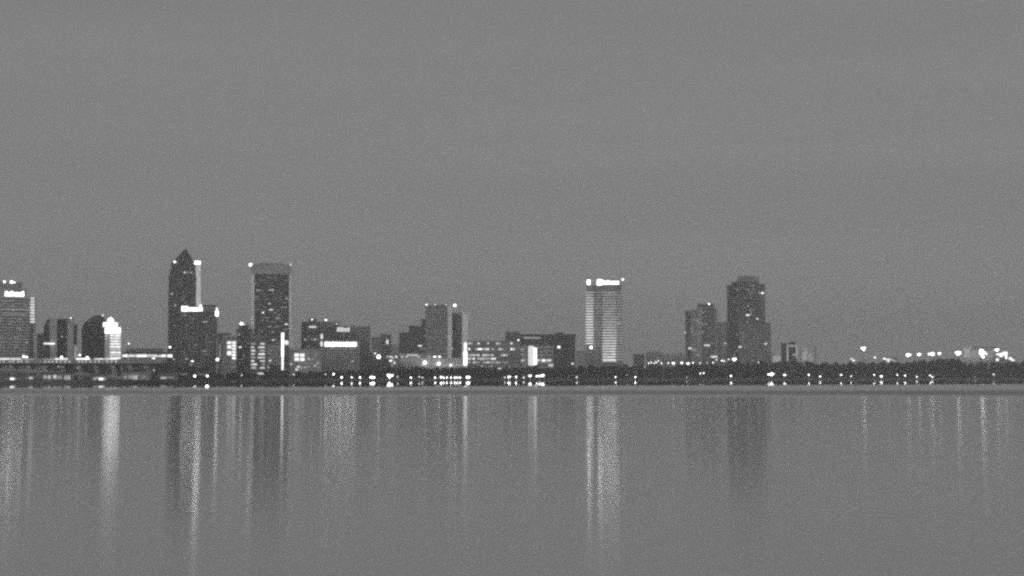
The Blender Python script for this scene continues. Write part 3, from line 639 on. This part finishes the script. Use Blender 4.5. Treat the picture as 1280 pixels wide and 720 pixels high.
def right_side():
    b = B('framed_block', 'small block with white frames around dark openings right of the crowned tower', 'building', 2300, 976, 1000, 20)
    b.block('wall', 'dark_stone', 976.6, 997, 432.6, parapet=False); b.block('roof_block', 'dark_stone', 976.4, 983.4, 428.8, 432.4, dep=16, parapet=False); b.block('roof_block', 'dark_stone', 985.6, 994.8, 427.2, 431, dep=16, parapet=False)
    for r in ((983.2, 985.4, 431, 452), (994.6, 996.8, 431, 448), (985.5, 994.5, 431.2, 433.4)): b.block('white_frame', 'white_paint', r[0], r[1], r[2], r[3], dy=-1.6, dep=1.5, parapet=False)
    b.lit(991, 442.6, 994, 444.2, .55); b.lit(983.3, 434, 985.3, 451, .38, dy=-1.7, name='lit_frame'); b.lit(994.7, 433, 996.7, 448, .34, dy=-1.7, name='lit_frame'); b.lit(985.5, 431.4, 994.5, 433.2, .32, dy=-1.7, name='lit_frame')  # glowing strips stand in for light falling on the white frames
    b = B('domed_tank', 'pale softly lit storage tank beside the thin mast', 'tank', 2320, 1001, 1015, 14)
    x = b.x(1005.5, 440); MB().tube((x, 8, 0), (x, 8, b.z(437)), 6.4, 6.4, 24).build('tank_wall', 'white_paint', b.o); MB().ball((x, 8, b.z(437)), 6.4, 4.5, 24, 8).build('tank_dome', 'white_paint', b.o)
    MB().box(b.x(1009.6), b.x(1015.5), 6, 16, 0, b.z(442)).build('pump_house', 'white_paint', b.o); b.lit(1003, 440, 1008.5, 450, .34, dy=1.4, name='lit_wall'); b.lit(1010, 443, 1015, 450, .26, dy=5.6, name='lit_wall')  # soft light on tank and pump house put in as glowing panels
    b = B('low_block', 'low pale softly lit wall just right of the crowned tower annex', 'building', 2290, 964, 976, 14)
    b.block('wall', 'white_paint', 965, 976, 443.6); b.lit(966.5, 444.5, 975.5, 452, .36, name='lit_wall')  # glowing panel in place of light falling on the wall
    Y = 2330; o = empty('mast', (X_(1019, Y), Y, GZ), 'thin dark lattice mast standing right of the pale tank', 'mast')
    h = Z_(430.5, Y)-GZ; mb = MB()
    for sx, sy in ((-1, -1), (1, -1), (0, 1)): mb.tube((sx*1.2, sy*1.2, 0), (sx*.5, sy*.5, h), .22, .15, 5)
    mb.build('mast_legs', 'metal', o); mb = MB(); n = 12
    for i in range(n):
        z = h*i/n; q = 1.2-.7*i/n
        for a, c in (((-1, -1), (1, -1)), ((1, -1), (0, 1)), ((0, 1), (-1, -1))): mb.tube((a[0]*q, a[1]*q, z), (c[0]*q, c[1]*q, z+h/n), .1, .1, 4)
    mb.build('bracing', 'metal', o)
    b = B('stadium', 'pale low stadium stand above the wood flanked by dazzling floodlights', 'stadium', 2450, 1200, 1247, 40)
    b.block('stand', 'concrete', 1204, 1213, 434.6, dy=2, dep=20); b.block('stand', 'concrete', 1213.3, 1245, 436.8, dy=0, bands='mid_stone', floor=4.6)
    b.block('roof', 'roofing', 1203, 1246, 433.6, 434.4, dy=8, dep=20, parapet=False)
    b.lit(1204.4, 436, 1212.6, 447, .36, dy=1.4, name='lit_facade'); b.lit(1213.6, 438, 1226, 447.6, .27, dy=-.5, name='lit_facade'); b.lit(1230, 438, 1242, 447.6, .24, dy=-.5, name='lit_facade')  # floodlighting on the stands given as glowing facade panels
    for p in ((1206.6, 435.2, .35, 5), (1213, 434.8, .8, 2), (1214.4, 448.6, .4), (1235, 448.6, .5, 2), (1204.4, 451.4, .25, 3)): b.dots([p], 1, dy=-.5)
    b = B('stadium', 'cluster of brilliantly lit stands at the far right edge of the wood', 'stadium', 2480, 1240, 1268, 30)
    b.block('stand', 'mid_stone', 1242, 1260, 441.5); b.block('stand', 'mid_stone', 1260.3, 1269, 446.2, dy=2)
    for r in ((1244, 441.8, 1249, 444, 1.6), (1249.3, 441.4, 1253.2, 446, 2.2), (1253.5, 440, 1259, 444, 2.6), (1256.5, 444.2, 1258.8, 448.6, 2.0), (1243.5, 448, 1248, 451, 2.0), (1260.8, 446.6, 1265, 449.6, 1.5), (1264, 449.2, 1268, 451.2, 1.8), (1241.5, 448.6, 1243.3, 449.6, .7)): b.lit(*r, name='floodlit_bay')
    b = B('low_block', 'low lit roofs between the tall lone lamp and the floodlight row', 'building', 2400, 1103, 1122, 20)
    b.block('wall', 'mid_stone', 1103, 1122, 447.8)
    for p in ((1105.4, 448.4, 1.1, 2.6), (1108.6, 449.4, .9, 2.4), (1111.4, 449.2, 1.0, 2.2), (1110.5, 451.6, .9, 2.6), (1115, 450.2, .5, 3), (1118.5, 452, .4, 4)): b.dots([p], 1.7, dy=-.3, h=1.9)
    b = B('low_block', 'low pale roof peeping over the wood under the floodlight row', 'building', 2400, 1160, 1176, 20)
    b.block('wall', 'concrete', 1161, 1174, 448.6); b.lit(1164, 450, 1172, 451.4, .5)
right_side()

# ------------------------------------------------------------------ lamps
def cluster():
    """a bar of floodlights seen end on to end"""
    mb = MB(); q = random.Random(len(bpy.data.meshes))
    for i in range(-1, 2): mb.ball((i*.85+q.uniform(-.15, .15), 0, q.uniform(-.12, .25)), q.uniform(.36, .52), None, 7, 5)
    mb.ball((q.uniform(-.3, .3), .2, -.75), .38, None, 7, 5).ball((q.uniform(-.4, .4), .2, .75), .3, None, 7, 5)
    me = bpy.data.meshes.new('lamp_head'); me.from_pydata(mb.v, [], mb.f); me.update(); return me
def make_lamp():
    o = empty('street_lamp', (0, 0, 0), 'lamp', 'street lamp')
    MB().tube((0, 0, 0), (0, 0, 1), .16, .09, 6).build('pole', 'metal', o)
    MB().ball((0, 0, 0), .75).build('lamp_head', emit(6, 'NONE'), o)
    MB().tube((0, 0, .62), (0, 0, 1.0), .8, .25, 8).build('lamp_cap', 'metal', o)
    return o
proto = make_lamp(); used = [False]
def lamp(px, py, label, e=10, r=1.0, Y=None, group='lamps along the far bank', name='street_lamp', cat='street lamp', z0=GZ):
    Y = Y or shoreY(px)+3.6
    x, z = W(px, py, Y)
    if not used[0]: o = proto; ch = list(proto.children); used[0] = True
    else:
        o = proto.copy(); COL.objects.link(o); ch = []
        for c in proto.children:
            d = c.copy(); COL.objects.link(d); d.parent = o; ch.append(d)
    o.name = name; o.location = (x, Y, z0); tag(o, label, cat, group)
    h = max(1.2, z-z0)
    far = Y > 2300
    if far: r *= 1.4
    if e > 6: r *= (e/6)**.30; e = 9 if far else 6
    r *= .88
    for c in ch:
        if c.name.startswith('pole'): c.scale = (r, r, h-.6*r)
        elif c.name.startswith('lamp_head'):
            c.location = (0, 0, h); c.scale = (r, r, r)
            if e != 6 or far or e*r > 7:
                c.data = cluster() if (far or e*r > 7) else c.data.copy()
                if not c.data.materials: c.data.materials.append(None)
                c.data.materials[0] = emit(e, 'AUTO' if far and e > 4 else 'NONE')
        else: c.location = (0, 0, h); c.scale = (r, r, r)
ORD = ['first', 'second', 'third', 'fourth', 'fifth', 'sixth', 'seventh', 'eighth', 'ninth', 'tenth', 'eleventh', 'twelfth', 'thirteenth', 'fourteenth']
def row(desc, where, pts, **k):
    n = len(pts)
    for i, p in enumerate(pts):
        px, py, e = p[:3]; r = p[3] if len(p) > 3 else 1.0
        lab = '%s %s' % (desc, where) if n == 1 else '%s %s, %s from left' % (desc, where, ORD[i])
        lamp(px, py, lab, e, r, **k)
row('bright bank lamp', 'below the pointed tower', [(243.5, 470, 8), (259, 470, 7)])
row('small bank lamp', 'below the flat-topped tower', [(302, 469, 2, .8), (367, 468, 2, .8)])
row('bank lamp', 'below the long white band of light', [(407, 468, 2, .8), (417, 467.6, 9), (427, 471.6, 9), (439.6, 471.6, 5), (450, 471.8, 10)])
row('dazzling bank lamp', 'among the trees left of the twin slab towers', [(465, 471.8, 30, 1.35), (487.5, 469.6, 40, 1.5)])
row('bank lamp', 'below the dark stepped block', [(497, 471, 2, .8), (513.6, 472, 7), (524, 471, 3, .8), (528, 472.4, 3, .8)])
row('bank lamp', 'in the close row below the twin slab towers', [(544, 472.6, 7), (551.4, 471.4, 10, 1.1), (554.6, 472.4, 6), (558.6, 472.8, 6), (564, 473, 7), (568.6, 472.4, 9), (571.6, 472.6, 8), (575, 472.8, 8), (584.4, 471.4, 14, 1.3), (585.6, 474.6, 12, 1.3)])
row('bank lamp', 'below the long low hotel', [(631, 471.8, 3, .8), (636.6, 471.2, 12, 1.2), (645, 471.2, 9, 1.1), (654.6, 472, 4, .9)])
row('bank lamp', 'below the glowing entrance', [(662.4, 469.6, 12, 1.2), (671, 470.2, 9), (674.6, 469.8, 12, 1.1), (678.4, 469.2, 14, 1.3)])
row('bank lamp', 'among the trees below the sign tower', [(721, 471.4, 4, .9), (769.6, 471.2, 6), (794.2, 471.4, 8), (784, 468.8, 1.2, .7)])
row('bank lamp', 'among the trees below the striped tower', [(858.6, 472, 1.6, .8), (875.4, 466.8, 6), (879.6, 466.4, 7), (913.8, 470, 10, 1.1)])
row('bright bank lamp', 'among trees below the crowned tower annex', [(960.6, 468, 9, 1.1), (964.4, 467.6, 26, 1.6), (980.8, 468.6, 12, 1.2)])
row('bank lamp', 'by the wood between mast and tall lone lamp', [(1011, 468.6, 10), (1025.2, 470.6, 10), (1051.4, 468.6, 10), (1064, 470.2, 5, .9)])
row('bank lamp', 'by the wood between tall lone lamp and floodlight row', [(1092.6, 468.6, 10), (1101.6, 470.4, 12, 1.2), (1121.6, 468.6, 7), (1131.4, 469.4, 10, 1.1), (1146, 471, 8)])
row('bank lamp', 'in front of the wood below the stadium', [(1162.6, 469.4, 8), (1165.4, 471.2, 6), (1242, 468, 6, .9), (1219, 471.4, 1.2, .7)])
Yl = 2080
row('pole lamp', 'in the row above the trees right of the sign tower', [(811, 454, 5), (814, 453.2, 5), (817.5, 454, 4), (820, 452.8, 5), (823, 451.2, 3.5), (827, 454, 5), (835.4, 453.8, 5), (841.6, 454, 14, 1.3), (852, 453.4, 12, 1.2), (860, 454.2, 16, 1.3)], Y=Yl, group='pole lamps above the trees')
row('pole lamp', 'in the row at the foot of the striped tower', [(866.4, 453.4, 6), (875, 453.8, 4), (884, 453.6, 2), (891.2, 453.4, 8), (895.6, 449.6, 3), (902.4, 450.6, 6), (905, 451.4, 5), (911, 449.2, 5), (917.6, 449.2, 24, 1.6)], Y=Yl, group='pole lamps above the trees')
row('pole lamp', 'at the foot of the crowned tower annex', [(948.6, 453, 8)], Y=Yl, group='pole lamps above the trees')
row('tall lone pole lamp', 'high above the wood right of the mast', [(1079.4, 435.6, 22, 1.5)], Y=2350, group='pole lamps above the trees')
row('small pole lamp', 'just above the wood beside the tall lone lamp', [(1064.6, 448.4, 2.6), (1067, 450.6, 4), (1093.6, 446.8, 3.4)], Y=2350, group='pole lamps above the trees')
row('floodlight mast', 'in the row above the wood left of the stadium', [(1135.6, 443.6, 20, 1.5), (1149.2, 443, 14, 1.3), (1161, 442.6, 5), (1165, 442.2, 24, 1.5), (1174.4, 441.8, 9, 1.2)], Y=2400, group='floodlight masts', name='floodlight_mast', cat='floodlight')
row('floodlight mast', 'at the left end of the pale stadium stand', [(1197.6, 441, 26, 1.8)], Y=2430, group='floodlight masts', name='floodlight_mast', cat='floodlight')
row('floodlight mast', 'at the right end of the pale stadium stand', [(1226.6, 438, 12, 1.5), (1228, 441.4, 26, 2.0), (1233, 442.6, 4), (1229, 446.4, 8, 1.2)], Y=2430, group='floodlight masts', name='floodlight_mast', cat='floodlight')
row('floodlight mast', 'high over the brilliantly lit stands at the far right', [(1246.6, 437.2, 9, 1.3), (1244, 437, 3)], Y=2440, group='floodlight masts', name='floodlight_mast', cat='floodlight')
row('small bank lamp', 'on the road behind the bank below the arched tower', [(99.6, 443.8, 4, .9), (109, 447, 8, 1.1)], Y=1120)
row('small road lamp', 'on the elevated road below the left tower', [(29.6, 445.6, 8, .9), (33.4, 446.2, 6, .8), (77, 446.4, 9, .9)], Y=1085, z0=Z_(450.2, 1090))

# navigation buoy floating off the pointed tower
Y = 520.0; x, z = W(258.8, 483.8, Y)
o = empty('channel_buoy', (x, Y, 0), 'floating channel buoy with a dazzling lamp on the water off the pointed tower', 'buoy')
MB().tube((0, 0, -.3), (0, 0, .22), .75, .7, 14).tube((0, 0, .22), (0, 0, .34), .7, .3, 14).build('float', 'dark_stone', o)
MB().ball((0, 0, 0), .5).build('lamp', emit(6, 'AUTO'), o, (0, 0, max(.5, z)))

# ------------------------------------------------------------------ haze
def haze():
    m, nt, out = new_mat('haze'); v = nt.nodes.new('ShaderNodeVolumePrincipled')
    v.inputs['Color'].default_value = (.98, .98, .98, 1); v.inputs['Density'].default_value = HAZE_D; v.inputs['Anisotropy'].default_value = 0.0
    nt.links.new(v.outputs[0], out.inputs['Volume']); M['haze'] = m
    o = MB().box(-4600, 4600, -300, 6600, -2.0, 205).build('haze', 'haze')
    tag(o, kind='stuff'); o['label'] = 'thin pale evening haze over the river'
HAZE_D = 0.00015
haze()

# ------------------------------------------------------------------ sky, sun, camera
w = bpy.data.worlds.new('World'); S.world = w; w.use_nodes = True
nt = w.node_tree; nt.nodes.clear()
out = nt.nodes.new('ShaderNodeOutputWorld'); bg = nt.nodes.new('ShaderNodeBackground')
sky = nt.nodes.new('ShaderNodeTexSky'); sky.sky_type = 'NISHITA'; sky.sun_disc = False
SE, SR = 6.0, 200.0
sky.sun_elevation = radians(SE); sky.sun_rotation = radians(SR); sky.dust_density = 4.0; sky.air_density = 1.5
bw = nt.nodes.new('ShaderNodeRGBToBW'); nt.links.new(sky.outputs[0], bw.inputs[0])
mx = nt.nodes.new('ShaderNodeMix'); mx.data_type = 'FLOAT'; mx.inputs[0].default_value = .85      # an even overcast veil over the clear sky
mx.inputs[3].default_value = 2.2
nt.links.new(bw.outputs[0], mx.inputs[2])
def mm(op, a, b):
    n = nt.nodes.new('ShaderNodeMath'); n.operation = op
    for i, q in enumerate((a, b)):
        if isinstance(q, (int, float)): n.inputs[i].default_value = q
        else: nt.links.new(q, n.inputs[i])
    return n.outputs[0]
tcw = nt.nodes.new('ShaderNodeTexCoord')
# added unseen bright lobe of sky behind the viewer, lights fronts and grains haze
dp = nt.nodes.new('ShaderNodeVectorMath'); dp.operation = 'DOT_PRODUCT'; dp.inputs[1].default_value = (-.25, -.94, .22)
nt.links.new(tcw.outputs['Generated'], dp.inputs[0])
glow = mm('MULTIPLY', mm('POWER', mm('MAXIMUM', dp.outputs['Value'], 0.0), 38.0), 50.0)
# faint flat veils of cloud
mpw = nt.nodes.new('ShaderNodeMapping'); mpw.inputs['Scale'].default_value = (1.6, 1.6, 22); mpw.inputs['Location'].default_value = (.3, .2, .7)
nt.links.new(tcw.outputs['Generated'], mpw.inputs[0])
nw = nt.nodes.new('ShaderNodeTexNoise'); nw.inputs['Scale'].default_value = 1.0; nw.inputs['Detail'].default_value = 3
nt.links.new(mpw.outputs[0], nw.inputs['Vector'])
spw = nt.nodes.new('ShaderNodeSeparateXYZ'); nt.links.new(tcw.outputs['Generated'], spw.inputs[0])
q = mm('DIVIDE', mm('SUBTRACT', spw.outputs[2], .064), .028)          # thin pale layer of cloud low over the city
low = mm('MULTIPLY', mm('POWER', 2.718, mm('MULTIPLY', mm('MULTIPLY', q, q), -1.0)), .07)
veil = mm('ADD', mm('ADD', mm('MULTIPLY', nw.outputs[0], .22), .89), low)
nt.links.new(mm('ADD', mm('MULTIPLY', mx.outputs[0], veil), glow), bg.inputs['Color'])
w.cycles.sampling_method = 'NONE'
bg.inputs['Strength'].default_value = 0.10
nt.links.new(bg.outputs[0], out.inputs[0])
sun = bpy.data.lights.new('sun', 'SUN'); sun.energy = .1; sun.angle = radians(25); sun.color = (1, 1, 1)
so = bpy.data.objects.new('sun', sun); COL.objects.link(so)
so.rotation_euler = (radians(90-SE), 0, radians(180-SR)); so.location = (0, -50, 80)

cam = bpy.data.cameras.new('camera'); co = bpy.data.objects.new('camera', cam); COL.objects.link(co)
cam.sensor_width = 36; cam.lens = 36*F/1280; cam.clip_start = .5; cam.clip_end = 12000
co.location = (0, 0, CAMZ); co.rotation_euler = (radians(90)+PIT, 0, 0)
S.camera = co
S.render.engine = 'CYCLES'
S.view_settings.view_transform = 'Standard'; S.view_settings.look = 'None'; S.view_settings.exposure = 0.0; S.view_settings.gamma = 1
c = S.cycles
c.use_denoising = False
c.pixel_filter_type = 'BLACKMAN_HARRIS'; c.filter_width = 2.7
c.max_bounces = 4; c.glossy_bounces = 3; c.diffuse_bounces = 1; c.volume_bounces = 2; c.transparent_max_bounces = 4
c.use_adaptive_sampling = False; c.use_light_tree = False
c.sample_clamp_indirect = 8; c.sample_clamp_direct = 10
